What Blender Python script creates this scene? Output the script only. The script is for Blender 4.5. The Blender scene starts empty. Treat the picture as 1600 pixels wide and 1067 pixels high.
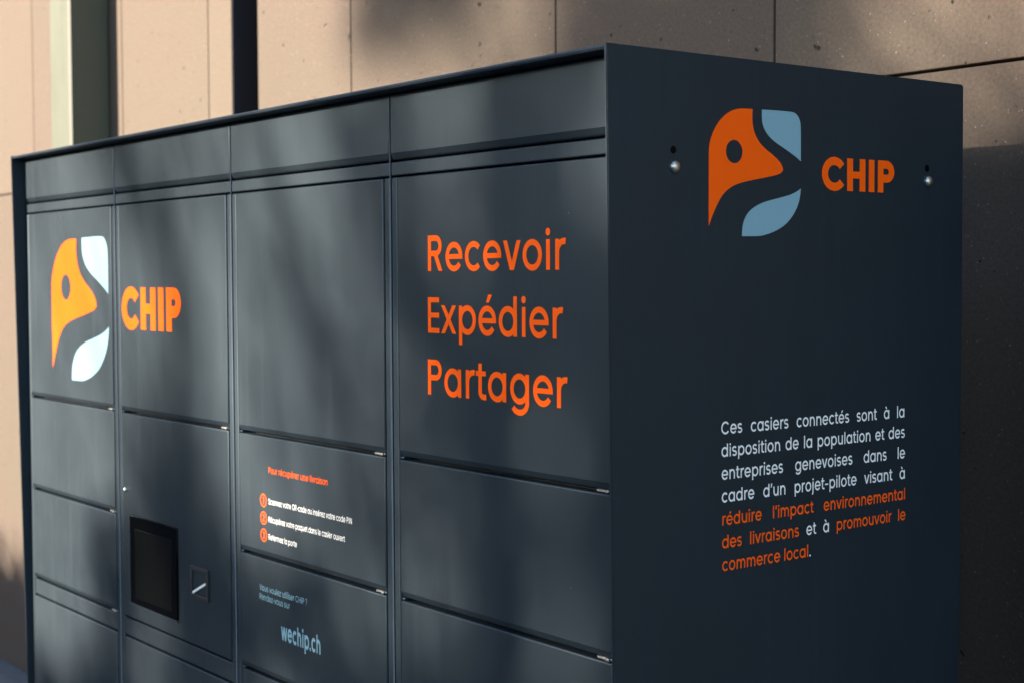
import bpy, bmesh, math, random
from mathutils import Vector, Matrix
R = math.radians
SC = bpy.context.scene
COL = SC.collection

# ------------------------------------------------------------------ camera
CAMZ = 1.50                                  # eye height over the pavement
cam = bpy.data.cameras.new("camera"); cam_o = bpy.data.objects.new("camera", cam); COL.objects.link(cam_o)
YAW, PIT, ROLL = R(-52.594), R(-2.445), R(-0.277)
_f = Vector((math.sin(YAW)*math.cos(PIT), math.cos(YAW)*math.cos(PIT), math.sin(PIT)))
_r = Vector((math.cos(YAW), -math.sin(YAW), 0)); _u = _r.cross(_f)
_r2 = _r*math.cos(ROLL)+_u*math.sin(ROLL); _u2 = -_r*math.sin(ROLL)+_u*math.cos(ROLL)
M = Matrix((_r2, _u2, -_f)).transposed().to_4x4(); M.translation = Vector((1.31141, -1.15128, CAMZ))
cam_o.matrix_world = M
cam.sensor_width = 36; cam.lens = 53.31; cam.clip_start = 0.02; cam.clip_end = 2000
cam.dof.use_dof = True; cam.dof.focus_distance = 1.98; cam.dof.aperture_fstop = 7.0
SC.camera = cam_o

# ------------------------------------------------------------------ light
SUN_EL, SUN_AZ = R(14.5), R(26.0)            # azimuth: degrees left of the locker front's normal
sun_dir = Vector((-math.sin(SUN_AZ)*math.cos(SUN_EL), -math.cos(SUN_AZ)*math.cos(SUN_EL), math.sin(SUN_EL)))
w = bpy.data.worlds.new("World"); SC.world = w; w.use_nodes = True
nt = w.node_tree
sky = nt.nodes.new("ShaderNodeTexSky"); sky.sky_type = 'NISHITA'; sky.sun_disc = False
sky.sun_elevation = SUN_EL; sky.sun_rotation = math.atan2(sun_dir.x, sun_dir.y)
nt.links.new(sky.outputs[0], nt.nodes["Background"].inputs[0]); nt.nodes["Background"].inputs[1].default_value = 0.15
sky.ozone_density = 1.1; sky.dust_density = 0.6; sky.air_density = 1.0
sl = bpy.data.lights.new("sun", 'SUN'); sl.energy = 3.75; sl.angle = R(0.9); sl.color = (1.0, 0.88, 0.70)
so = bpy.data.objects.new("sun", sl); COL.objects.link(so)
so.rotation_euler = sun_dir.to_track_quat('Z', 'Y').to_euler()
SC.view_settings.view_transform = 'Standard'; SC.view_settings.look = 'None'
SC.view_settings.exposure = 2.45; SC.view_settings.gamma = 1.0

# ------------------------------------------------------------------ helpers
def prop(o, label=None, cat=None, group=None, kind=None):
    if label: o["label"] = label
    if cat: o["category"] = cat
    if group: o["group"] = group
    if kind: o["kind"] = kind
    return o
def empty(name, loc):
    o = bpy.data.objects.new(name, None); COL.objects.link(o); o.location = loc; o.empty_display_size = .1
    return o
def link(name, bm, mats, parent=None, smooth=False):
    me = bpy.data.meshes.new(name); bm.to_mesh(me); bm.free()
    for m in (mats if isinstance(mats, (list, tuple)) else [mats]): me.materials.append(m)
    if smooth:
        for p in me.polygons: p.use_smooth = True
    o = bpy.data.objects.new(name, me); COL.objects.link(o)
    if parent:
        o.parent = parent
        w_ = Vector((0, 0, 0)); p = parent
        while p: w_ += p.location; p = p.parent
        o.location = -w_                     # meshes are written in world metres
    return o
def box(bm, x0, x1, y0, y1, z0, z1, bev=0.0, seg=2, mat=0):
    r = bmesh.ops.create_cube(bm, size=1.0)
    for v in r['verts']:
        v.co = Vector(((x0+x1)/2+v.co.x*(x1-x0), (y0+y1)/2+v.co.y*(y1-y0), (z0+z1)/2+v.co.z*(z1-z0)))
    fs = set(f for v in r['verts'] for f in v.link_faces)
    for f in fs: f.material_index = mat
    if bev:
        es = set(e for v in r['verts'] for e in v.link_edges)
        g = bmesh.ops.bevel(bm, geom=list(es), offset=bev, segments=seg, affect='EDGES', profile=.5, clamp_overlap=True)
        for f in g['faces']:
            f.material_index = mat; f.smooth = True
def newbox(name, parent, mat, *a, **k):
    bm = bmesh.new(); box(bm, *a, **k); return link(name, bm, mat, parent)
def extrude_profile(bm, prof, x0, x1):
    """profile of (y, z) swept along x"""
    a = [bm.verts.new((x0, y, z)) for y, z in prof]; b = [bm.verts.new((x1, y, z)) for y, z in prof]
    n = len(prof)
    for i in range(n): bm.faces.new((a[i], a[(i+1) % n], b[(i+1) % n], b[i]))
    bm.faces.new(a[::-1]); bm.faces.new(b)
    bmesh.ops.recalc_face_normals(bm, faces=bm.faces)
def tube(bm, pts, rad, n=8):
    rings = []
    for i, p in enumerate(pts):
        d = (pts[min(i+1, len(pts)-1)]-pts[max(i-1, 0)]).normalized()
        a = d.cross(Vector((.3, .9, .2))).normalized(); b = d.cross(a)
        rings.append([bm.verts.new(p+(a*math.cos(2*math.pi*k/n)+b*math.sin(2*math.pi*k/n))*rad[i]) for k in range(n)])
    for i in range(len(rings)-1):
        for k in range(n): bm.faces.new((rings[i][k], rings[i][(k+1) % n], rings[i+1][(k+1) % n], rings[i+1][k]))
    bm.faces.new(rings[0]); bm.faces.new(rings[-1])

# ------------------------------------------------------------------ materials
def mat(name, col, rough=.5, metal=0., spec=.5):
    m = bpy.data.materials.new(name); m.use_nodes = True
    b = m.node_tree.nodes["Principled BSDF"]
    b.inputs["Base Color"].default_value = (*col, 1); b.inputs["Roughness"].default_value = rough
    b.inputs["Metallic"].default_value = metal; b.inputs["Specular IOR Level"].default_value = spec
    return m
def N(m, t, **k):
    n = m.node_tree.nodes.new(t)
    for a, b in k.items():
        if a in n.inputs: n.inputs[a].default_value = b
        else: setattr(n, a, b)
    return n
def L(m, a, b): m.node_tree.links.new(a, b)

def painted(name, col, rough, spec=.5, wav=.05, metal=0.):
    m = mat(name, col, rough, metal, spec); b = m.node_tree.nodes["Principled BSDF"]
    g = N(m, "ShaderNodeNewGeometry")
    n1 = N(m, "ShaderNodeTexNoise", Scale=5.0, Detail=5.0, Roughness=.6); L(m, g.outputs["Position"], n1.inputs["Vector"])
    mr = N(m, "ShaderNodeMapRange"); mr.inputs[3].default_value = rough-.06; mr.inputs[4].default_value = rough+.07
    mr.inputs[1].default_value = .3; mr.inputs[2].default_value = .7
    L(m, n1.outputs["Fac"], mr.inputs[0]); L(m, mr.outputs[0], b.inputs["Roughness"])
    n2 = N(m, "ShaderNodeTexNoise", Scale=2.2, Detail=1.0); L(m, g.outputs["Position"], n2.inputs["Vector"])
    n3 = N(m, "ShaderNodeTexNoise", Scale=900.0, Detail=1.0); L(m, g.outputs["Position"], n3.inputs["Vector"])
    b1 = N(m, "ShaderNodeBump", Strength=wav, Distance=.06); L(m, n2.outputs["Fac"], b1.inputs["Height"])
    b2 = N(m, "ShaderNodeBump", Strength=.10, Distance=.0004); L(m, n3.outputs["Fac"], b2.inputs["Height"])
    L(m, b1.outputs[0], b2.inputs["Normal"]); L(m, b2.outputs[0], b.inputs["Normal"])
    # dust specks
    v = N(m, "ShaderNodeTexVoronoi", Scale=26.0); L(m, g.outputs["Position"], v.inputs["Vector"])
    lt = N(m, "ShaderNodeMath", operation='LESS_THAN'); lt.inputs[1].default_value = .028
    L(m, v.outputs["Distance"], lt.inputs[0])
    sp = N(m, "ShaderNodeSeparateColor"); L(m, v.outputs["Color"], sp.inputs[0])
    gt = N(m, "ShaderNodeMath", operation='GREATER_THAN'); gt.inputs[1].default_value = .86; L(m, sp.outputs[0], gt.inputs[0])
    mu = N(m, "ShaderNodeMath", operation='MULTIPLY'); L(m, lt.outputs[0], mu.inputs[0]); L(m, gt.outputs[0], mu.inputs[1])
    mu2 = N(m, "ShaderNodeMath", operation='MULTIPLY'); mu2.inputs[1].default_value = .35; L(m, mu.outputs[0], mu2.inputs[0])
    mx = N(m, "ShaderNodeMix", data_type='RGBA'); mx.inputs[6].default_value = (*col, 1); mx.inputs[7].default_value = (.30, .29, .26, 1)
    # rain marks and wiped patches: only the gloss changes
    mp = N(m, "ShaderNodeMapping"); mp.inputs["Scale"].default_value = (38, 38, 1.6); L(m, g.outputs["Position"], mp.inputs["Vector"])
    n5 = N(m, "ShaderNodeTexNoise", Scale=1.0, Detail=3.0, Roughness=.65); L(m, mp.outputs[0], n5.inputs["Vector"])
    r5 = N(m, "ShaderNodeMapRange"); r5.inputs[1].default_value = .52; r5.inputs[2].default_value = .75; r5.inputs[4].default_value = .09; L(m, n5.outputs["Fac"], r5.inputs[0])
    ad5 = N(m, "ShaderNodeMath", operation='ADD'); L(m, mr.outputs[0], ad5.inputs[0]); L(m, r5.outputs[0], ad5.inputs[1]); od = N(m, "ShaderNodeObjectInfo"); rd = N(m, "ShaderNodeMapRange"); rd.inputs[3].default_value = -.045; rd.inputs[4].default_value = .045; L(m, od.outputs["Random"], rd.inputs[0])
    ad6 = N(m, "ShaderNodeMath", operation='ADD'); L(m, ad5.outputs[0], ad6.inputs[0]); L(m, rd.outputs[0], ad6.inputs[1]); L(m, ad6.outputs[0], b.inputs["Roughness"])
    L(m, mu2.outputs[0], mx.inputs[0]); L(m, mx.outputs[2], b.inputs["Base Color"])
    return m
PAINT = painted("anthracite_powder_coat", (.0205, .0330, .0465), .53, .40, .05, .58)
EDGE = painted("anthracite_edge", (.034, .052, .072), .38, .4, .02, .6)
SEAM = mat("bare_edge_metal", (.12, .14, .155), .33, .85)
DARK = mat("dark_interior", (.012, .013, .015), .7)
ORANGE = mat("orange_vinyl", (1.0, .112, .002), .5, 0, .12)
BLUE = mat("blue_grey_vinyl", (.205, .375, .46), .45, 0, .3)
WHITE = mat("white_vinyl", (.82, .83, .83), .45, 0, .3)
STEEL = mat("brushed_steel", (.52, .50, .46), .40, 1.0)
BLACK = mat("black_glass", (.002, .002, .0025), .10, 0, .04)
SCREEN = mat("switched_off_screen", (.0045, .0045, .0045), .25, 0, .05)
RUBBER = mat("black_plastic", (.015, .015, .017), .5)
HIGHLIGHT = mat("pale_highlight", (.115, .115, .10), .55)
STRIP = mat("dark_metal_cladding", (.020, .020, .028), .8, 0, .1)
POST = painted("sage_metal_paint", (.066, .073, .053), .65, .5, .02)

def stone_mat():
    m = mat("pitted_stone", (.3, .25, .2), .85, 0, .3); b = m.node_tree.nodes["Principled BSDF"]
    g = N(m, "ShaderNodeNewGeometry"); P = g.outputs["Position"]
    n = N(m, "ShaderNodeTexNoise", Scale=1.3, Detail=6.0, Roughness=.6); L(m, P, n.inputs["Vector"])
    r = N(m, "ShaderNodeValToRGB"); L(m, n.outputs["Fac"], r.inputs[0])
    r.color_ramp.elements[0].position = .3; r.color_ramp.elements[0].color = (.104, .075, .062, 1)
    r.color_ramp.elements[1].position = .7; r.color_ramp.elements[1].color = (.099, .079, .061, 1)
    f = N(m, "ShaderNodeTexNoise", Scale=160.0, Detail=3.0, Roughness=.7); L(m, P, f.inputs["Vector"])
    fr = N(m, "ShaderNodeMapRange"); fr.inputs[1].default_value = .3; fr.inputs[2].default_value = .7
    fr.inputs[3].default_value = .78; fr.inputs[4].default_value = 1.2; L(m, f.outputs["Fac"], fr.inputs[0])
    x1 = N(m, "ShaderNodeMix", data_type='RGBA', blend_type='MULTIPLY'); x1.inputs[0].default_value = 1
    L(m, fr.outputs[0], x1.inputs[7])
    oi = N(m, "ShaderNodeObjectInfo"); tr = N(m, "ShaderNodeMapRange"); tr.inputs[3].default_value = .88; tr.inputs[4].default_value = 1.1; L(m, oi.outputs["Random"], tr.inputs[0])
    x0 = N(m, "ShaderNodeMix", data_type='RGBA', blend_type='MULTIPLY'); x0.inputs[0].default_value = 1
    L(m, r.outputs[0], x0.inputs[6]); L(m, tr.outputs[0], x0.inputs[7]); L(m, x0.outputs[2], x1.inputs[6])
    def specks(scale, thr, keep, warp):
        nn = N(m, "ShaderNodeTexNoise", Scale=scale*1.5, Detail=2.0); L(m, P, nn.inputs["Vector"])
        ad = N(m, "ShaderNodeMix", data_type='RGBA', blend_type='LINEAR_LIGHT'); ad.inputs[0].default_value = warp
        L(m, P, ad.inputs[6]); L(m, nn.outputs["Color"], ad.inputs[7])
        v = N(m, "ShaderNodeTexVoronoi", Scale=scale); L(m, ad.outputs[2], v.inputs["Vector"])
        s = N(m, "ShaderNodeSeparateColor"); L(m, v.outputs["Color"], s.inputs[0])
        # radius varies per cell: threshold * (cell random - keep)
        a = N(m, "ShaderNodeMapRange"); a.inputs[1].default_value = keep; a.inputs[2].default_value = 1
        a.inputs[3].default_value = 0; a.inputs[4].default_value = thr; L(m, s.outputs[0], a.inputs[0])
        d = N(m, "ShaderNodeMath", operation='SUBTRACT'); L(m, a.outputs[0], d.inputs[0]); L(m, v.outputs["Distance"], d.inputs[1])
        k = N(m, "ShaderNodeMapRange"); k.inputs[1].default_value = 0; k.inputs[2].default_value = thr*.25; L(m, d.outputs[0], k.inputs[0])
        return k.outputs[0]
    pits = specks(36, .18, .68, .012)
    fine = specks(80, .22, .70, .006)
    light = specks(170, .24, .72, .003)
    x2 = N(m, "ShaderNodeMix", data_type='RGBA'); L(m, light, x2.inputs[0]); L(m, x1.outputs[2], x2.inputs[6]); x2.inputs[7].default_value = (.27, .23, .19, 1)
    x3 = N(m, "ShaderNodeMix", data_type='RGBA'); L(m, fine, x3.inputs[0]); L(m, x2.outputs[2], x3.inputs[6]); x3.inputs[7].default_value = (.09, .07, .06, 1)
    L(m, x3.outputs[2], b.inputs["Base Color"])
    mx = N(m, "ShaderNodeMath", operation='MAXIMUM'); L(m, pits, mx.inputs[0])
    hf = N(m, "ShaderNodeMath", operation='MULTIPLY'); hf.inputs[1].default_value = .5; L(m, fine, hf.inputs[0]); L(m, hf.outputs[0], mx.inputs[1])
    b1 = N(m, "ShaderNodeBump", Strength=1.0, Distance=.006, invert=True); L(m, mx.outputs[0], b1.inputs["Height"])
    b2 = N(m, "ShaderNodeBump", Strength=.5, Distance=.0015); L(m, f.outputs["Fac"], b2.inputs["Height"]); L(m, b1.outputs[0], b2.inputs["Normal"])
    x4 = N(m, "ShaderNodeMix", data_type='RGBA'); L(m, pits, x4.inputs[0]); L(m, x3.outputs[2], x4.inputs[6]); x4.inputs[7].default_value = (.03, .025, .02, 1)
    L(m, x4.outputs[2], b.inputs["Base Color"]); L(m, b2.outputs[0], b.inputs["Normal"])
    return m
STONE = stone_mat()
JOINT = mat("dark_joint", (.05, .045, .04), .9)

def paving_mat():
    m = mat("stone_paving", (.17, .18, .2), .8); b = m.node_tree.nodes["Principled BSDF"]
    g = N(m, "ShaderNodeNewGeometry")
    br = N(m, "ShaderNodeTexBrick", Scale=1.6); L(m, g.outputs["Position"], br.inputs["Vector"])
    br.inputs["Color1"].default_value = (.10, .106, .12, 1); br.inputs["Color2"].default_value = (.08, .087, .097, 1)
    br.inputs["Mortar"].default_value = (.08, .085, .09, 1); br.inputs["Mortar Size"].default_value = .008
    n = N(m, "ShaderNodeTexNoise", Scale=40.0, Detail=5.0); L(m, g.outputs["Position"], n.inputs["Vector"])
    mx = N(m, "ShaderNodeMix", data_type='RGBA', blend_type='OVERLAY'); mx.inputs[0].default_value = .5
    L(m, br.outputs[0], mx.inputs[6]); L(m, n.outputs["Fac"], mx.inputs[7]); L(m, mx.outputs[2], b.inputs["Base Color"])
    return m
PAVE = paving_mat()
BARK = mat("bark", (.09, .07, .055), .9)
def leaf_mat():
    m = mat("leaves", (.06, .09, .03), .5); b = m.node_tree.nodes["Principled BSDF"]
    oi = N(m, "ShaderNodeNewGeometry")
    n = N(m, "ShaderNodeTexNoise", Scale=3.0); L(m, oi.outputs["Position"], n.inputs["Vector"])
    r = N(m, "ShaderNodeValToRGB"); L(m, n.outputs["Fac"], r.inputs[0])
    r.color_ramp.elements[0].color = (.018, .032, .012, 1); r.color_ramp.elements[1].color = (.045, .055, .022, 1)
    L(m, r.outputs[0], b.inputs["Base Color"])
    return m
LEAF = leaf_mat()

# ------------------------------------------------------------------ ground
bm = bmesh.new(); bmesh.ops.create_grid(bm, x_segments=1, y_segments=1, size=300)
prop(link("pavement", bm, PAVE), kind="structure")

# ------------------------------------------------------------------ building wall behind
Z = lambda z: z+CAMZ
WY = .85
fac = empty("stone_facade", (-2.0, WY, 0))
prop(fac, "pinkish beige pitted stone facade in tall slabs behind the dark locker bank", "building")
newbox("backing_wall", fac, JOINT, -9, -2.6055, WY+.045, WY+.30, 0, 9)
newbox("backing_wall", fac, JOINT, -2.4522, 5, WY+.045, WY+.30, 0, 9)
newbox("slot_lining", fac, STRIP, -2.605, -2.600, WY+.001, WY+.28, .001, 8.97)
JX = [-7.4, -6.6, -5.6, -4.86, -4.18, -3.374]
rows = [(0.0, Z(.32)), (Z(.32)+.005, Z(.32)+2.1), (Z(.32)+2.105, Z(.32)+4.2), (Z(.32)+4.205, 9.)]
def slabs(xs, g=.004):
    for a, b_ in zip(xs[:-1], xs[1:]):
        for z0, z1 in rows:
            newbox("stone_slab", fac, STONE, a+g/2, b_-g/2, WY, WY+.04, max(z0, .002), z1, bev=.0015, seg=1)
slabs([-7.4, -6.6, -5.6, -4.86, -4.1806, -3.374, -2.7539, -2.605])
slabs([-2.4527, -1.9624, -1.1518, -.5416, .12, .74, 1.36, 2.0, 2.7, 3.4])
newbox("dark_cladding_strip", fac, STRIP, -2.5995, -2.4527, WY+.20, WY+.24, .002, 8.98, bev=.002, seg=1)
bm = bmesh.new(); box(bm, .082, .50, .705, WY-.002, .002, 8.9, bev=.004, seg=1)
link("added_shade_pilaster", bm, STONE, fac)  # unseen block added to deepen the shade in the gap behind the locker
# sage green square post standing against the wall
pst = empty("square_metal_post", (-3.55, .78, 0))
prop(pst, "sage green square metal post with a painted highlight along one edge against the stone facade", "post")
newbox("shaft", pst, POST, -3.665, -3.472, .722, WY-.002, .03, 8.5, bev=.006, seg=3)
newbox("edge_highlight", pst, HIGHLIGHT, -3.496, -3.4725, .7185, .7215, .04, 8.49, bev=.001)  # paler strip paints in the highlight along the post's rounded corner
newbox("base_plate", pst, POST, -3.70, -3.435, .685, WY-.001, .001, .03, bev=.003)

# ------------------------------------------------------------------ lettering (geometric sans built from strokes)
XH, RR, ASC, CAP, DSC = .548, .283, .74, .70, -.205
def arc(cx, cy, rx, ry, a0, a1, n=None):
    n = n or max(4, int(abs(a1-a0)/9))
    return [(cx+rx*math.cos(R(a0+(a1-a0)*i/n)), cy+ry*math.sin(R(a0+(a1-a0)*i/n))) for i in range(n+1)]
def disc(cx, cy, r): return ('poly', [(cx+r*math.cos(2*math.pi*i/20), cy+r*math.sin(2*math.pi*i/20)) for i in range(20)])
def line(*p): return ('line', list(p))
def quad(*p): return ('poly', list(p))
def diag(x0, y0, x1, y1, hw):                # sloping stroke with flat top and foot; hw = horizontal width
    return quad((x0, y0), (x0+hw, y0), (x1+hw, y1), (x1, y1))
def glyph(ch, w):
    h = w/2; sb, ss = (.042, .075) if w < .15 else (.028, .052)
    r = RR-h; ry = XH/2+.012-h; cy = XH/2
    bowl = lambda cx: ('line', arc(cx, cy, r, ry, 0, 360, 44))
    def stem(x, y0, y1): return line((x, y0), (x, y1))
    if ch == ' ': return [], .27
    if ch in 'éà':
        g, a = glyph('e' if ch == 'é' else 'a', w)
        cx = sb+RR
        if ch == 'é': g.append(quad((cx-.035, .615), (cx+.06, .615), (cx+.16, .765), (cx+.035, .765)))
        else: g.append(quad((cx-.05, .615), (cx+.045, .615), (cx-.035, .765), (cx-.16, .765)))
        return g, a
    if ch == 'o': return [bowl(sb+RR)], 2*RR+2*sb
    if ch == 'c': return [('line', arc(sb+RR, cy, r, ry, 44, 316, 34))], 2*RR+2*sb-.06
    if ch == 'e':
        cx = sb+RR; yb = cy-.01
        return [('line', arc(cx, cy, r, ry, 0, 325, 40)), line((cx-r+h*.4, yb), (cx+r+h, yb)) if 0 else quad((cx-r, cy-.045), (cx+r+h, cy-.045), (cx+r+h*.98, cy-.045+w*.86), (cx-r, cy-.045+w*.86))], 2*RR+2*sb
    if ch in 'adgqp':
        cx = sb+RR
        if ch == 'p':
            cx = ss+RR; return [bowl(cx), stem(cx-r, DSC, XH)], 2*RR+ss+sb
        xs = cx+r; s = [bowl(cx)]
        if ch == 'a': s.append(stem(xs, 0, XH))
        if ch == 'd': s.append(stem(xs, 0, ASC))
        if ch == 'q': s.append(stem(xs, DSC, XH))
        if ch == 'g': s += [('line', [(xs, XH)]+arc(cx, .02, r, .235-h+.0, 0, -150, 20))]
        return s, 2*RR+sb+ss
    if ch in 'nhm':
        rn = .243 if ch != 'm' else .218; cx = ss+rn; rx = rn-h
        s = [stem(ss+h, 0, ASC if ch == 'h' else XH)]
        ytop = XH+.012-h; ryn = min(.26, rx+.03)
        s.append(('line', arc(cx, ytop-ryn, rx, ryn, 172, 0, 20)+[(cx+rx, 0)]))
        adv = 2*rn+2*ss
        if ch == 'm':
            c2 = cx+2*rx; s.append(('line', arc(c2, ytop-ryn, rx, ryn, 172, 0, 20)+[(c2+rx, 0)])); adv = ss*2+2*rx*2+w
        return s, adv
    if ch == 'u':
        rn = .243; cx = ss+rn; rx = rn-h; yb = h-.012
        return [stem(cx+rx, 0, XH), ('line', [(cx-rx, XH)]+arc(cx, yb+rx+.03, rx, rx+.03, 180, 352, 20))], 2*rn+2*ss
    if ch == 'r': return [stem(ss+h, 0, XH), ('line', arc(ss+h+.19, XH-.20-h+.012, .19, .20, 178, 76, 12))], .385
    if ch == 'i': return [stem(ss+h, 0, XH), disc(ss+h, .68, max(.064, w*.62))], w+2*ss
    if ch == 'j': return [('line', [(ss+h, XH), (ss+h, -.09)]+arc(ss+h-.1, -.09, .1, .095, 0, -85, 8)), disc(ss+h, .68, max(.064, w*.62))], w+2*ss
    if ch == 'l': return [stem(ss+h, 0, ASC)], w+2*ss
    if ch == 't': return [('line', [(.10+h, .69), (.10+h, .15)]+arc(.10+h+.11, .15, .11, .15-h, 180, 272, 8)+[(.345, h)]), quad((.015, XH-w*.86), (.335, XH-w*.86), (.335, XH), (.015, XH))], .36
    if ch == 'f': return [('line', [(.10+h, 0), (.10+h, .56)]+arc(.10+h+.14, .56, .14, .19-h, 180, 95, 8)), quad((.015, XH-w*.86), (.315, XH-w*.86), (.315, XH), (.015, XH))], .34
    if ch in 'sS':
        H = XH if ch == 's' else CAP; ww = .45 if ch == 's' else .54
        cx = ww/2+.02; rx = ww/2-h-.02; q = H/4+.006-h/2
        top = arc(cx, H+.012-h-q, rx, q, 28, 180, 14)+arc(cx, H+.012-h-q, rx, q, 180, 262, 7)
        bot = arc(cx, -.012+h+q, rx*1.05, q, 82, 0, 7)+arc(cx, -.012+h+q, rx*1.05, q, 0, -152, 14)
        return [('line', top+bot)], ww+.05
    if ch in 'vV':
        H = XH if ch == 'v' else CAP; ww = .56 if ch == 'v' else .70; k = w*1.12
        return [diag(.012, H, ww/2-k/2, 0, k), diag(ww-.012-k, H, ww/2-k/2, 0, k)], ww
    if ch == 'w':
        k = w*1.1; ww = .82
        return [diag(.012, XH, .235-k/2, 0, k), diag(ww/2-k/2, XH, .235-k/2, 0, k), diag(ww/2-k/2, XH, ww-.235-k/2, 0, k), diag(ww-.012-k, XH, ww-.235-k/2, 0, k)], ww
    if ch == 'x':
        k = w*1.18; ww = .56
        return [diag(.02, XH, ww-.02-k, 0, k), diag(ww-.02-k, XH, .02, 0, k)], ww
    if ch == 'z':
        t = w*.86
        return [quad((.035, XH-t), (.455, XH-t), (.455, XH), (.035, XH)), quad((.035, 0), (.46, 0), (.46, t), (.035, t)), diag(.455-w*1.3, XH-t*.9, .035, t*.9, w*1.3)], .49
    if ch in '’\'': return [quad((.05, .50), (.05+w*.85, .50), (.075+w*1.15, .74), (.075, .74))], .22
    if ch == '-': return [quad((.05, .235), (.36, .235), (.36, .235+w*.86), (.05, .235+w*.86))], .41
    if ch == '.': return [disc(.115, .06, max(.066, w*.6))], .23
    if ch == '?': return [disc(.24, .06, .062), ('line', arc(.24, .53, .16, .17-h*.4, 170, -60, 18)+[(.24, .33), (.24, .2)])], .5
    if ch == 'C': return [('line', arc(.36+sb, CAP/2, .365-h, CAP/2+.012-h, 37, 323, 36))], (.70 if w < .15 else .655)+sb*2
    if ch == 'Q': return [('line', arc(.39, CAP/2, .35-h, CAP/2+.012-h, 0, 360, 44)), diag(.42, .22, .58, -.02, w*1.2)], .78
    if ch == 'H': return [stem(ss+h, 0, CAP), stem(ss+.55-h, 0, CAP), quad((ss+h, CAP/2-w*.43), (ss+.55-h, CAP/2-w*.43), (ss+.55-h, CAP/2+w*.43), (ss+h, CAP/2+w*.43))], .55+2*ss
    if ch == 'I': return [stem(ss+h, 0, CAP)], w+2*ss
    if ch == 'E':
        t = w*.9; o = [stem(ss+h, 0, CAP)]
        for y in (0, CAP/2-t/2, CAP-t): o.append(quad((ss+h, y), (ss+.40, y), (ss+.40, y+t), (ss+h, y+t)))
        return o, .52
    if ch in 'PR':
        rp = .205 if w < .15 else .240; cyp = CAP-rp
        o = [stem(ss+h, 0, CAP), ('line', [(ss+h, CAP-h), (ss+.275, CAP-h)]+arc(ss+.275, cyp, rp-h, rp-h, 90, -90, 18)+[(ss+h, cyp-rp+h)])]
        if ch == 'R': o.append(diag(ss+.20-h*.3, cyp-rp+h, ss+.495-w*1.15, 0, w*1.2)); return o, .64
        return o, .60
    if ch == 'N': return [stem(ss+h, 0, CAP), stem(ss+.57-h, 0, CAP), diag(ss, CAP, ss+.57-w*1.25, 0, w*1.25)], .57+2*ss
    if ch == '1': return [stem(.22, 0, CAP), quad((.06, CAP-w*.9), (.22, CAP-w*.9), (.22, CAP), (.06, CAP))], .36
    if ch == '2': return [('line', arc(.25, .49, .19-h*.3, .21-h, 165, -42, 18)+[(.08, h)]), quad((.05, 0), (.47, 0), (.47, w*.9), (.05, w*.9))], .52
    if ch == '3': return [('line', arc(.24, .52, .165, .18-h, 150, -80, 16)), ('line', arc(.24, .19, .19, .20-h, 88, -150, 18))], .5
    raise ValueError(ch)
def offset_strip(pts, w):
    out = []
    n = len(pts); closed = math.dist(pts[0], pts[-1]) < 1e-6
    for i in range(n):
        p0 = Vector(pts[i-1] if i > 0 else (pts[-2] if closed else pts[0])); p1 = Vector(pts[i]); p2 = Vector(pts[i+1] if i < n-1 else (pts[1] if closed else pts[-1]))
        a = (p1-p0).normalized() if (p1-p0).length > 1e-9 else None; b = (p2-p1).normalized() if (p2-p1).length > 1e-9 else None
        a = a or b; b = b or a
        t = (a+b).normalized(); nrm = Vector((-t.y, t.x)); m = min(1.6, 1/max(.3, nrm.dot(Vector((-a.y, a.x)))))
        out.append((p1+nrm*w/2*m, p1-nrm*w/2*m))
    return out
def measure(s, w, track=0.):
    return sum(glyph(c, w)[1]+track for c in s)
def lay(s, w, track=0., space=None):
    """-> list of polygons [(layer, [(x,y)...])] in em units, and the advance"""
    x = 0; out = []
    for c in s:
        strokes, adv = glyph(c, w)
        if c == ' ' and space is not None: adv = space
        for k, (kind, pts) in enumerate(strokes):
            if kind == 'poly': out.append((k, [(px+x, py) for px, py in pts]))
            else:
                st = offset_strip(pts, w)
                for (a, b), (c_, d) in zip(st[:-1], st[1:]):
                    out.append((k, [(a.x+x, a.y), (b.x+x, b.y), (d.x+x, d.y), (c_.x+x, c_.y)]))
        x += adv+track
    return out, x-track
FRONT = lambda u, v, o: (u, -o, v)           # u = x, v = z on the door plane y = 0
SX, SK = .0173, .98683                       # side panel plane; factor from survey units to metres on it
SIDE = lambda u, v, o: (SX+o, -1.15128+(u+1.15128)*SK, CAMZ+(v-CAMZ)*SK)             # u = y, v = z on the side panel plane x = 0
def put(bm, polys, u0, v0, sx, sy, place, base):
    for k, pts in polys:
        vs = [bm.verts.new(place(u0+x*sx, v0+y*sy, base+k*.00004)) for x, y in pts]
        f = bm.faces.new(vs)
        f.normal_update()
        nrm = Vector(place(0, 0, 1))-Vector(place(0, 0, 0))
        if f.normal.dot(nrm) < 0: f.normal_flip()
def text_line(bm, s, u0, u1, v0, em, w, place, base=.00035):
    """sets s on the baseline v0 from u0 to u1 (z relative to the eye); em in metres"""
    polys, adv = lay(s, w)
    lsb = min(p[0] for k, P in polys for p in P); rsb = max(p[0] for k, P in polys for p in P)
    sx = (u1-u0)/(rsb-lsb)
    put(bm, polys, u0-lsb*sx, Z(v0), sx, em, place, base)
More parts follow.
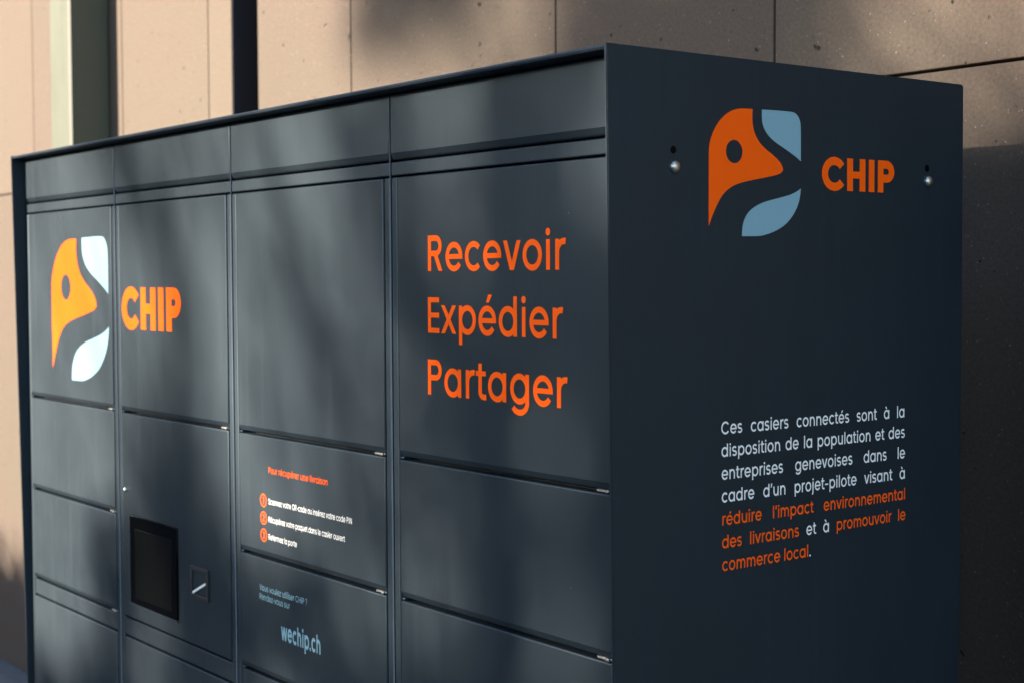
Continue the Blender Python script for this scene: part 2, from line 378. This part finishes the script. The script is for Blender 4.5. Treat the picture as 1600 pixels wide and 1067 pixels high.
def smooth_outline(pts, it=2):
    n = len(pts); sharp = []
    for i in range(n):
        a = Vector(pts[i])-Vector(pts[i-1]); b = Vector(pts[(i+1) % n])-Vector(pts[i])
        sharp.append(a.angle(b, 0) > R(38))
    P = list(zip(pts, sharp))
    for _ in range(it):
        Q = []
        for i in range(len(P)):
            (p, s), (q, t) = P[i], P[(i+1) % len(P)]
            if s: Q.append((p, True))
            Q.append(((p[0]*.75+q[0]*.25, p[1]*.75+q[1]*.25), False)) if not s else None
            Q.append(((p[0]*.25+q[0]*.75, p[1]*.25+q[1]*.75), False)) if not t else None
        P = Q
    return [p for p, s in P]
OR = [(0,.011),(0,.0998),(.0012,.111),(.0045,.1198),(.0095,.1287),(.0168,.1377),(.0266,.1461),(.0377,.152),(.0477,.1549),(.0577,.1562),(.0758,.1563),(.0751,.1499),(.0751,.1411),(.0764,.1341),(.0792,.1269),(.0844,.1195),(.0908,.1136),(.0998,.1078),(.1115,.1021),(.1207,.0966),(.1272,.0912),(.1299,.0868),(.1304,.0837),(.1289,.0813),(.1247,.0788),(.1168,.0767),(.1012,.0737),(.0807,.0703),(.0629,.067),(.0503,.0641),(.0391,.0601),(.0292,.0545),(.0218,.0477),(.0157,.0397),(.0096,.03),(.0048,.0212)]
WT = [(.0919,.1568),(.1217,.1574),(.1455,.1573),(.1521,.1564),(.1575,.1531),(.161,.1483),(.1632,.1417),(.1634,.0959),(.1564,.1001),(.1457,.1051),(.1324,.111),(.1193,.1163),(.1088,.1217),(.101,.1275),(.0959,.1338),(.093,.1395),(.092,.1456)]
WB = [(.1636,.0617),(.1625,.0517),(.1593,.0425),(.154,.0332),(.146,.024),(.1355,.0156),(.1223,.0091),(.1092,.0048),(.0989,.0023),(.0886,.0003),(.057,0),(.0575,.0082),(.0592,.0161),(.063,.0233),(.0693,.0305),(.0782,.036),(.0884,.0403),(.1013,.044),(.1169,.0473),(.1327,.0505),(.1459,.0537),(.1566,.0578)]
def emblem(u0, v0, s, place, base=.00035):
    bm = bmesh.new(); nrm = Vector(place(0, 0, 1))-Vector(place(0, 0, 0))
    def loop(pts):
        vs = [bm.verts.new(place(u0+x*s, v0+y*s, base)) for x, y in pts]
        return [bm.edges.new((vs[i], vs[(i+1) % len(vs)])) for i in range(len(vs))]
    for pts, mi, hole in ((OR, 0, True), (WT, 1, False), (WB, 1, False)):
        before = set(bm.faces)
        es = loop(smooth_outline(pts))
        if hole: es += loop([(.0435+.0143*math.cos(2*math.pi*i/40), .1028+.0143*math.sin(2*math.pi*i/40)) for i in range(40)])
        bmesh.ops.triangle_fill(bm, edges=es, use_beauty=True)
        for f in set(bm.faces)-before:
            f.material_index = mi; f.normal_update()
            if f.normal.dot(nrm) < 0: f.normal_flip()
    return bm

# ------------------------------------------------------------------ the parcel locker
TOP, DEP = Z(.2614), .6262
XS = [-1.911, -1.431, -.953, -.472, SX-.004]                 # cabinet seams
zA, zB, zC, zD, zE, zF = .1606, .139, -.2508, -.4480, -.6405, -.678
BOT = .08
lk = empty("parcel_locker", (-.95, .3, 0))
prop(lk, "anthracite parcel locker bank with orange lettering, bird emblems and a black touch screen", "parcel locker")
def side_sheet(x0, x1):
    bm = bmesh.new()
    prof = [(-.027, TOP), (-.004, .02), (DEP, .02), (DEP, TOP-.003), (DEP-.003, TOP)]
    a = [bm.verts.new((x0, y, z)) for y, z in prof]; b = [bm.verts.new((x1, y, z)) for y, z in prof]; n = len(prof)
    for i in range(n): bm.faces.new((a[i], a[(i+1) % n], b[(i+1) % n], b[i]))
    bm.faces.new(a[::-1]); bm.faces.new(b)
    bmesh.ops.recalc_face_normals(bm, faces=bm.faces)
    bmesh.ops.bevel(bm, geom=[e for e in bm.edges], offset=.0011, segments=2, affect='EDGES')
    return bm
sp = link("side_panel", side_sheet(SX-.004, SX), PAINT, lk); sp["label"] = "dark side panel with bird emblem and French paragraph"
link("side_panel", side_sheet(-1.915, -1.911), PAINT, lk)
# roof: a sheet with a rounded nose hanging over the doors
bm = bmesh.new()
nose = [(-.015+.0035-.0035*math.sin(a), TOP-.0045-.0035*math.cos(a)+.0) for a in [0]]
prof = [(DEP-.002, TOP-.0005), (-.022, TOP-.0005), (-.0255, TOP-.0016), (-.0272, TOP-.0040), (-.0262, TOP-.0066), (-.023, TOP-.0075), (.018, TOP-.0075), (.018, TOP-.0105), (DEP-.002, TOP-.0105)]
extrude_profile(bm, prof, -1.9108, SX-.0042); link("roof", bm, PAINT, lk)
newbox("back_panel", lk, PAINT, -1.9108, SX-.0042, DEP-.014, DEP-.003, .03, TOP-.0125)
newbox("cabinet_shell", lk, DARK, -1.9106, SX-.0044, .022, DEP-.016, BOT+.003, TOP-.013)
newbox("plinth", lk, RUBBER, -1.9105, SX-.0045, .03, DEP-.02, .001, BOT)

def door(x0, x1, z0, z1, latch=True, name="door", lip=True):
    """pressed sheet door, front on y = 0; folded finger lip along the lower edge"""
    bm = bmesh.new()
    e = .0022
    # front skin with rounded edges; lower edge folds back as a chamfer
    zl = z0+(.0006 if lip else .0)
    box(bm, x0, x1, 0, .019, Z(zl), Z(z1), bev=e, seg=3)
    if lip: roll_edge(bm, Z(zl))
    o = link(name, bm, PAINT, lk)
    if latch:
        b = bmesh.new()
        box(b, x1-.030, x1-.004, .002, .016, Z(z0-.0024), Z(z0+.0008), bev=.0007, seg=1)
        box(b, x1-.012, x1-.0055, -.0012, .004, Z(z0-.0021), Z(z0+.0012), bev=.0005, seg=1)
        link("latch", b, STEEL, o)
        b = bmesh.new(); box(b, x0+.002, x0+.010, .0005, .012, Z(z0-.0026), Z(z0+.0008), bev=.001, seg=2)
        link("hinge_pin", b, EDGE, o)
    return o
def roll_edge(bm, zlow, h=.009, d=.0035):
    """lean the lowest strip of the front skin back, like a folded finger edge"""
    zc = zlow+h
    bmesh.ops.bisect_plane(bm, geom=bm.verts[:]+bm.edges[:]+bm.faces[:], plane_co=(0, 0, zc), plane_no=(0, 0, 1))
    for v in bm.verts:
        if v.co.z < zc-1e-5 and v.co.y < .006: v.co.y += d*(zc-v.co.z)/h
FL, GAP = .0175, .0022                                      # cabinet flange width, door gap
seam = .0012
Dd = {}
for c in range(4):
    x0, x1 = XS[c], XS[c+1]
    r_edge = x1-seam
    # fascia plate under the roof, its lower edge rolled in
    bm = bmesh.new()
    box(bm, x0+seam, r_edge, .0, .019, Z(zA+.0010), Z(.2530), bev=.003, seg=3)
    roll_edge(bm, Z(zA+.0010), .010, .004)
    link("fascia_panel", bm, PAINT, lk)
    newbox("header_rail", lk, PAINT, x0+seam, r_edge, .0015, .021, Z(zB+.0010), Z(zA-.0018), bev=.0018, seg=3)
    for a, b in ((x0+seam, x0+FL), (r_edge-FL+seam, r_edge)):
        newbox("cabinet_flange", lk, PAINT, a, b, .001, .021, BOT+.004, Z(zB-.0010), bev=.0034, seg=4)
    if c:
        bm = bmesh.new(); tube(bm, [Vector((x0, .0012, BOT+.006)), Vector((x0, .0012, Z(.25)))], [.0014, .0014], 12)
        link("seam_strip", bm, SEAM, lk, smooth=True)
    da, db = x0+FL+GAP, r_edge-FL+seam-GAP+.0015
    da2, db2 = da-.0005, db
    newbox("cross_rail", lk, PAINT, da2-.002, db2+.002, .0025, .021, Z(zF+.0022), Z(zE-.0026), bev=.0018, seg=3)
    g = .0018
    cuts = {0: [zB, zC, zD, zE], 1: [zB, zC, None, zE], 2: [zB, zC, zD, zE], 3: [zB, zC, zD, zE]}[c]
    Dd[c, 0] = door(da2, db2, zC+g, zB-.0017)
    if c == 1:
        Dd[c, 1] = door(da2, db2, zE+.002, zC-g, latch=False, name="terminal_panel", lip=False)
    else:
        Dd[c, 1] = door(da2, db2, zD+g, zC-g)
        Dd[c, 2] = door(da2, db2, zE+g, zD-g)
    Dd[c, 3] = door(da2, db2, -1.05+g, zF-.001)
    Dd[c, 4] = door(da2, db2, BOT-CAMZ+.008, -1.05-g)

# ---- terminal: touch screen, card reader, bolt
tp = Dd[1, 1]
bm = bmesh.new()
sx0, sx1, sz0, sz1 = -1.376, -1.172, -.6075, -.4415
box(bm, sx0, sx1, -.0035, .004, Z(sz0), Z(sz1), bev=.002, seg=2, mat=0)
link("touch_screen", bm, [BLACK], tp)
newbox("display", tp, SCREEN, sx0+.024, sx1-.020, -.0042, -.0030, Z(sz0+.012), Z(sz1-.024), bev=.0004, seg=1)
newbox("screen_sill", tp, PAINT, sx0-.001, sx1+.001, -.0045, .003, Z(sz0-.0035), Z(sz0-.0005), bev=.001, seg=2)
bm = bmesh.new()
rx0, rx1, rz0, rz1 = -1.118, -1.049, -.5545, -.4985
fr = .007
for a in ((rx0, rx1, rz1-fr, rz1), (rx0, rx1, rz0, rz0+fr), (rx0, rx0+fr, rz0+fr, rz1-fr), (rx1-fr, rx1, rz0+fr, rz1-fr)):
    box(bm, a[0], a[1], -.004, .002, Z(a[2]), Z(a[3]), bev=.0009, seg=2)
link("card_reader", bm, RUBBER, tp)
newbox("reader_face", tp, PAINT, rx0+fr+.0005, rx1-fr-.0005, -.0012, .002, Z(rz0+fr+.0005), Z(rz1-fr-.0005))
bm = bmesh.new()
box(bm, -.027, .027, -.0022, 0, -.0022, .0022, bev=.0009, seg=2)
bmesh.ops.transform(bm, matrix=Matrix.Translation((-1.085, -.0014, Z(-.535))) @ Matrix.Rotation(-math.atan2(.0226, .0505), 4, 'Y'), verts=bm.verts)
link("glint_bar", bm, WHITE, tp)  # white bar stands in for the glint on the reader
def dome(place_c, nrm, r, h):
    bm = bmesh.new(); bmesh.ops.create_uvsphere(bm, u_segments=24, v_segments=12, radius=1)
    q = Vector((0, 0, 1)).rotation_difference(Vector(nrm)).to_matrix().to_4x4()
    bmesh.ops.transform(bm, matrix=Matrix.Translation(place_c) @ q @ Matrix.Diagonal((r, r, h, 1)), verts=bm.verts)
    return bm
link("bolt", dome((-1.3964, -.0005, Z(-.397)), (0, -1, 0), .0048, .0045), STEEL, tp, smooth=True)

# ---- markings on the doors
def lettering(parent, m, lines, place, w):
    for s, u0, u1, v, em in lines:
        bm = bmesh.new(); text_line(bm, s, u0, u1, v, em, w, place); link("lettering", bm, m, parent)
link("bird_emblem", emblem(-1.761, Z(-.2035), 1.81, FRONT), [ORANGE, BLUE], Dd[0, 0])
lettering(Dd[1, 0], ORANGE, [("CHIP", -1.402, -1.146, -.0945, .0775/.70)], FRONT, .185)
em = .0475/.70
lettering(Dd[3, 0], ORANGE, [("Recevoir", -.3788, -.0868, .0077, em), ("Expédier", -.3798, -.0925, -.0750, em), ("Partager", -.3808, -.0843, -.1578, em)], FRONT, .110)
e1, e2 = .0098/.70, .0088/.70
lettering(Dd[2, 1], ORANGE, [("Pour récupérer une livraison", -.8332, -.6492, -.3100, e1)], FRONT, .105)
lettering(Dd[2, 1], WHITE, [("Scannez votre QR-code ou insérez votre code PIN", -.8345, -.5808, -.3594, e2), ("Récupérez votre paquet dans le casier ouvert", -.8349, -.6012, -.3883, e2), ("Refermez la porte", -.8354, -.7446, -.4163, e2)], FRONT, .092)
def badge(dgt, v):
    bm = bmesh.new()
    ring = [(0, [(a[0], a[1]), (b[0], b[1]), (d[0], d[1]), (c[0], c[1])]) for (a, b), (c, d) in zip(*(lambda s: (s[:-1], s[1:]))([((p[0]*1.0, p[1]*1.0), (p[0]*.80, p[1]*.80)) for p in arc(0, 0, 1, 1, 0, 360, 40)]))]
    put(bm, ring, -.8515, Z(v), .0108, .0108, FRONT, .00035)
    polys, adv = lay(dgt, .16); put(bm, polys, -.8515-adv/2*.0165, Z(v)-.35*.0165, .0165, .0165, FRONT, .00035)
    return link("number_badge", bm, ORANGE, Dd[2, 1])
for d, v in (("1", -.3555), ("2", -.3838), ("3", -.4115)): badge(d, v)
lettering(Dd[2, 2], BLUE, [("Vous voulez utiliser CHIP ?", -.8679, -.7147, -.5022, .0098/.70), ("Rendez-vous sur", -.8683, -.7690, -.5172, .0098/.70)], FRONT, .098)
lettering(Dd[2, 2], BLUE, [("wechip.ch", -.7975, -.6755, -.5706, .0290/.74)], FRONT, .13)

# ---- markings and fixings on the side panel
link("bird_emblem", emblem(.1506, Z(.048), 1.0, SIDE), [ORANGE, BLUE], sp)
lettering(sp, ORANGE, [("CHIP", .3540, .4989, .1092, .0425/.70)], SIDE, .175)
pw, pem = .104, .0153/.70
para = [("Ces casiers connectés sont à la", -.1933), ("disposition de la population et des", -.2211), ("entreprises genevoises dans le", -.2492), ("cadre d’un projet-pilote visant à", -.2772),
        ("réduire l’impact environnemental", -.3056), ("des livraisons et à promouvoir le", -.3338), ("commerce local.", -.3620)]
ref = measure(para[1][0], pw)                               # the tightest line sets the letter width
psx = .965*(.5240-.1724)/(ref-.10)
bw, bo = bmesh.new(), bmesh.new()
for i, (s, v) in enumerate(para):
    words = s.split(' '); tot = sum(measure(x, pw) for x in words)
    full = (.351+.0003*i)/psx+.10
    gap = (full-tot)/(len(words)-1) if i < 6 else .27
    x = -.05
    for k, wd in enumerate(words):
        target = bw if i < 4 or (i == 5 and wd in ('et', 'à')) else bo
        body = wd
        polys, adv = lay(wd, pw)
        if wd == "local.":
            p1, a1 = lay("local", pw); put(bo, p1, .1727+.0003*i+x*psx, Z(v), psx, pem, SIDE, .00035)
            p2, a2 = lay(".", pw); put(bw, p2, .1727+.0003*i+(x+a1)*psx, Z(v), psx, pem, SIDE, .00035)
        else: put(target, polys, .1727+.0003*i+x*psx, Z(v), psx, pem, SIDE, .00035)
        x += adv+gap
link("lettering", bw, WHITE, sp); link("lettering", bo, ORANGE, sp)
for y, z, hy, hz in ((.0946, .1285, .0925, .1483), (.5716, .1274, .5690, .1450)):
    bm = bmesh.new(); bmesh.ops.create_cone(bm, cap_ends=True, segments=28, radius1=.0086, radius2=.0078, depth=.0012)
    bmesh.ops.transform(bm, matrix=Matrix.Translation(SIDE(y, Z(z), .0006)) @ Matrix.Rotation(R(90), 4, 'Y'), verts=bm.verts)
    link("washer", bm, EDGE, sp)
    link("bolt", dome(SIDE(y, Z(z), .0004), (1, 0, 0), .0072, .0052), STEEL, sp, smooth=True)
    bm = bmesh.new(); bmesh.ops.create_circle(bm, cap_ends=True, segments=24, radius=.0046)
    bmesh.ops.transform(bm, matrix=Matrix.Translation(SIDE(hy, Z(hz), .0003)) @ Matrix.Rotation(R(90), 4, 'Y'), verts=bm.verts)
    link("bolt_hole", bm, BLACK, sp)

# ------------------------------------------------------------------ trees over the way: some throw the dappled shade, added ones dim the sky
TE, TA = math.tan(SUN_EL)/math.cos(SUN_AZ), math.tan(SUN_AZ)
def at(X, Zr, dist):
    """point 'dist' metres in front of the doors whose shadow falls on door-plane point (X, Zr)"""
    return Vector((X-dist*TA, -dist, Z(Zr)+dist*TE))
def tree(name, label, X, dist, rad, height, clumps, seed, leaf=.05, canopy=()):
    rnd = random.Random(seed)
    base = at(X, 0, dist); base.z = 0
    t = empty(name, base); prop(t, label, "tree", "trees across the pavement")
    bm = bmesh.new()
    n = 14; pts = []
    for i in range(n):
        f = i/(n-1); pts.append(Vector((base.x+.10*math.sin(f*5+seed)*f, base.y+.10*math.cos(f*4+seed)*f, height*f)))
    tube(bm, pts, [rad*(1.25 if i == 0 else 1)*(1-.72*i/(n-1)) for i in range(n)], 12)
    cl = []
    for X_, Z_, dd, r_, cnt in clumps: cl.append((at(X_, Z_, dist+dd), r_, cnt))
    for c, r_, cnt in cl:
        zb = max(1.6, min(height*.95, c.z-abs(rnd.gauss(.9, .4)))); k = min(n-1, int(zb/height*(n-1))); s = pts[k]
        mid = s.lerp(c, .5)+Vector((rnd.gauss(0, .12), rnd.gauss(0, .12), -.12))
        tube(bm, [s, s.lerp(mid, .5)+Vector((0, 0, -.04)), mid, mid.lerp(c, .5), c], [rad*.22, rad*.18, rad*.13, rad*.09, rad*.05], 7)
        for q in range(7):
            d = Vector((rnd.gauss(0, 1), rnd.gauss(0, 1), rnd.gauss(0, .8))).normalized()*r_*rnd.uniform(.5, 1.0)
            tube(bm, [c+d*-.05, c+d*.5, c+d], [rad*.07, rad*.05, rad*.02], 5)
    for c, r_, cnt in canopy:                   # high crown added to cut sky light, above the path of the low sun
        tube(bm, [pts[-3], pts[-3].lerp(c, .5)+Vector((0, 0, .2)), c], [rad*.4, rad*.28, rad*.1], 7)
    link("trunk", bm, BARK, t)
    bm = bmesh.new()
    for c, r_, cnt in canopy:
        for q in range(cnt):
            d = Vector((rnd.gauss(0, 1), rnd.gauss(0, 1), rnd.gauss(0, .7))).normalized()*r_*rnd.random()**.45
            a = Vector((rnd.gauss(0, 1), rnd.gauss(0, 1), rnd.gauss(0, 1))).normalized(); b = a.orthogonal().normalized(); s = rnd.uniform(.10, .17); p = c+d
            if p.z < Z(1.35)-p.y*TE: continue
            bm.faces.new([bm.verts.new(p+a*s*x+b*s*y) for x, y in ((0, -.6), (.42, 0), (0, .75), (-.42, 0))])
    for c, r_, cnt in cl:
        for q in range(cnt):
            d = Vector((rnd.gauss(0, 1), rnd.gauss(0, 1), rnd.gauss(0, 1))).normalized()*r_*rnd.random()**.45
            a = Vector((rnd.gauss(0, 1), rnd.gauss(0, 1), rnd.gauss(0, 1))).normalized(); b = a.cross(Vector((rnd.gauss(0, 1), rnd.gauss(0, 1), rnd.gauss(0, 1)))).normalized()
            s = leaf*rnd.uniform(.7, 1.4); p = c+d
            bm.faces.new([bm.verts.new(p+a*s*.5*x+b*s*y) for x, y in ((0, -.5), (.55, -.1), (.4, .3), (0, .6), (-.4, .3), (-.55, -.1))])
    link("crown", bm, LEAF, t)
    return t
rnd = random.Random(5)
U = rnd.uniform
def high(x, y, z, sp, n):
    return [(Vector((x+U(-sp, sp), y+U(-sp, sp), z+U(-1.2, 2.6))), U(.8, 1.3), 420) for i in range(n)]
# dense tree: shades the right-hand column and the wall behind the corner
cl = [(U(-1.4, -.86), U(.55, 1.3), U(-1, 1), U(.14, .24), 260) for i in range(20)]
cl += [(U(-.86, -.3), U(.3, 1.1), U(-1, 1), U(.08, .16), 60) for i in range(5)]
cl += [(U(-.1, .9), U(.45, 2.0), U(-1, 1), U(.2, .4), 300) for i in range(24)]
cl += [(U(-.46, 1.0), U(-.5, .40), U(-1, 1), U(.12, .22), 130) for i in range(38)]
tree("broadleaf_tree", "broadleaf tree with the densest crown, facing the right end of the locker bank", -.18, 9, .12, 8.2, cl, 3, canopy=high(-3.6, -7.5, 7.2, 2.4, 16))
cl = [(U(-2.4, -1.35), U(.8, 2.0), U(-1, 1), U(.10, .22), 50) for i in range(26)]
cl += [(U(-2.3, -1.3), U(.92, 1.4), U(-1, 1), U(.12, .2), 100) for i in range(20)]
cl += [(U(-1.30, -1.0), U(-.5, -.05), U(-1, 1), U(.07, .13), 60) for i in range(7)]
tree("broadleaf_tree", "slender broadleaf tree with an open crown, facing the middle of the locker bank", -1.12, 10.5, .065, 8.4, cl, 8, canopy=high(-6.8, -8.5, 7.6, 2.2, 12))
cl = [(U(-2.3, .9), U(-1.7, -.50), U(-1, 1), U(.12, .24), 170) for i in range(96)]
tree("broadleaf_tree", "low bushy tree that shades the lower doors of the locker bank", -.9, 7.5, .09, 3.2, cl, 11)
tree("broadleaf_tree", "added wide spreading tree to the right of the low bushy one", 3.4, 6.5, .15, 6.5, [], 14, canopy=high(.9, -6.3, 5.6, 2.3, 20))  # unseen; this and the next two are added to block sky over the wall
tree("broadleaf_tree", "added wide spreading tree at the right end of the row", 7.2, 8.5, .15, 6.8, [], 15, canopy=high(4.0, -8.0, 5.2, 2.4, 20))
tree("broadleaf_tree", "added tree with the lowest spreading crown, nearest to the right end of the locker bank", 4.4, 4.6, .12, 5.2, [], 16, canopy=high(2.3, -4.2, 4.6, 1.3, 16))
tree("broadleaf_tree", "added wide spreading tree close to the conifers", -7.0, 6.0, .15, 7.6, [], 17, canopy=high(-9.6, -6.0, 6.6, 2.4, 22))  # this and the next are added out of view to darken the locker front
tree("broadleaf_tree", "added wide spreading tree nearest to the stone facade on the left", -10.5, 3.6, .15, 7.2, [], 18, canopy=high(-12.4, -3.4, 6.2, 2.2, 20))

def hedge(x0, x1, y, h, d, n, seed, label):
    rnd = random.Random(seed); o = empty("hedge", ((x0+x1)/2, y, 0))
    prop(o, label, "hedge")
    bm = bmesh.new()
    for i in range(int((x1-x0)/.5)):
        x = x0+.25+i*.5; tube(bm, [Vector((x, y, 0)), Vector((x+.05, y, h*.5)), Vector((x, y+.05, h*.85))], [.03, .022, .01], 6)
    link("trunk", bm, BARK, o)
    bm = bmesh.new()
    for q in range(n):
        p = Vector((rnd.uniform(x0, x1), y+rnd.uniform(-d, d), rnd.uniform(.05, h)+rnd.gauss(0, .03)))
        a = Vector((rnd.gauss(0, 1), rnd.gauss(0, 1), rnd.gauss(0, 1))).normalized(); b = a.orthogonal().normalized(); s = rnd.uniform(.05, .09)
        bm.faces.new([bm.verts.new(p+a*s*.5*x_+b*s*y_) for x_, y_ in ((0, -.6), (.5, 0), (0, .7), (-.5, 0))])
    link("foliage", bm, LEAF, o)
    newbox("shade_core", o, BARK, x0+.1, x1-.1, y-d*.55, y+d*.55, .05, h-.07, bev=.05, seg=1)  # solid core added inside so the hedge casts an unbroken shadow
hedge(-9.5, -4.7, -5.0, 2.06, .45, 44000, 4, "short clipped green hedge beside the conifers")
hedge(-4.2, 6.5, -6.6, 2.05, .4, 40000, 6, "long clipped green hedge added across the pavement to cut low light")  # unseen hedge added to shade the pavement and dim the low horizon
def added_far_wood(seed):
    """unseen dense wood added to block bright horizon sky, low enough for the sun to clear it"""
    rnd = random.Random(seed); bm = bmesh.new()
    for q in range(42000):
        a = R(rnd.uniform(-28, 84)); left = max(0., min(1., (math.degrees(a)-41)/8))
        top = (4.6+.5*math.sin(a*37)+.35*math.sin(a*83+1))*(1-left)+(10.5+1.2*math.sin(a*21)+.6*math.sin(a*61))*left
        d = rnd.uniform(19, 22); z = top*rnd.random()**.8
        p = Vector((-1-d*math.sin(a), -d*math.cos(a), z))
        n = Vector((rnd.gauss(0, 1), rnd.gauss(0, 1), rnd.gauss(0, 1))).normalized(); b = n.orthogonal().normalized(); s = rnd.uniform(.2, .36)
        bm.faces.new([bm.verts.new(p+n*s*x_+b*s*y_) for x_, y_ in ((0, -.6), (.45, 0), (0, .75), (-.45, 0))])
    prop(link("added_far_wood", bm, LEAF), "added far-off dense dark wood blocking the bright horizon across the street", "wood", kind="stuff")
added_far_wood(9)  # wood added out of view to darken what the doors mirror
def conifer(x, y, h, r, seed, label):  # unseen row added to put dark foliage in the door reflections
    rnd = random.Random(seed); o = empty("conifer", (x, y, 0)); prop(o, label, "tree", "conifers added beyond the left end")
    bm = bmesh.new(); tube(bm, [Vector((x, y, 0)), Vector((x, y, h*.5)), Vector((x, y, h))], [.16, .1, .02], 10); link("trunk", bm, BARK, o)
    bm = bmesh.new()
    for q in range(12000):
        f = rnd.random()**.75; t = rnd.uniform(0, 2*math.pi); zz = .25+f*(h-.2)
        rr = r*(1-f)**.8*(rnd.random()**.4)*(1+.22*math.sin(zz*9+seed))
        p = Vector((x+rr*math.cos(t), y+rr*math.sin(t), zz-rr*.18))
        a = Vector((math.cos(t)+rnd.gauss(0, .4), math.sin(t)+rnd.gauss(0, .4), -.3+rnd.gauss(0, .3))).normalized(); b = a.orthogonal().normalized(); s = rnd.uniform(.09, .17)
        bm.faces.new([bm.verts.new(p+a*s*x_+b*s*y_*.6) for x_, y_ in ((-.7, 0), (0, .35), (.9, 0), (0, -.35))])
    link("crown", bm, LEAF, o)
for k, (x, y, h, r, lab) in enumerate([(-12.2, -9.6, 7.6, 1.5, "added tall conifer, nearest to the hedge"), (-13.4, -7.6, 6.4, 1.35, "added short slim conifer between two taller ones"),
        (-14.6, -6.0, 8.2, 1.6, "tallest added conifer of the row"), (-15.0, -4.1, 6.9, 1.4, "added conifer next to the tallest of the row"), (-15.6, -2.2, 7.4, 1.5, "added conifer closest to the stone facade")]):
    conifer(x, y, h, r, 20+k, lab)
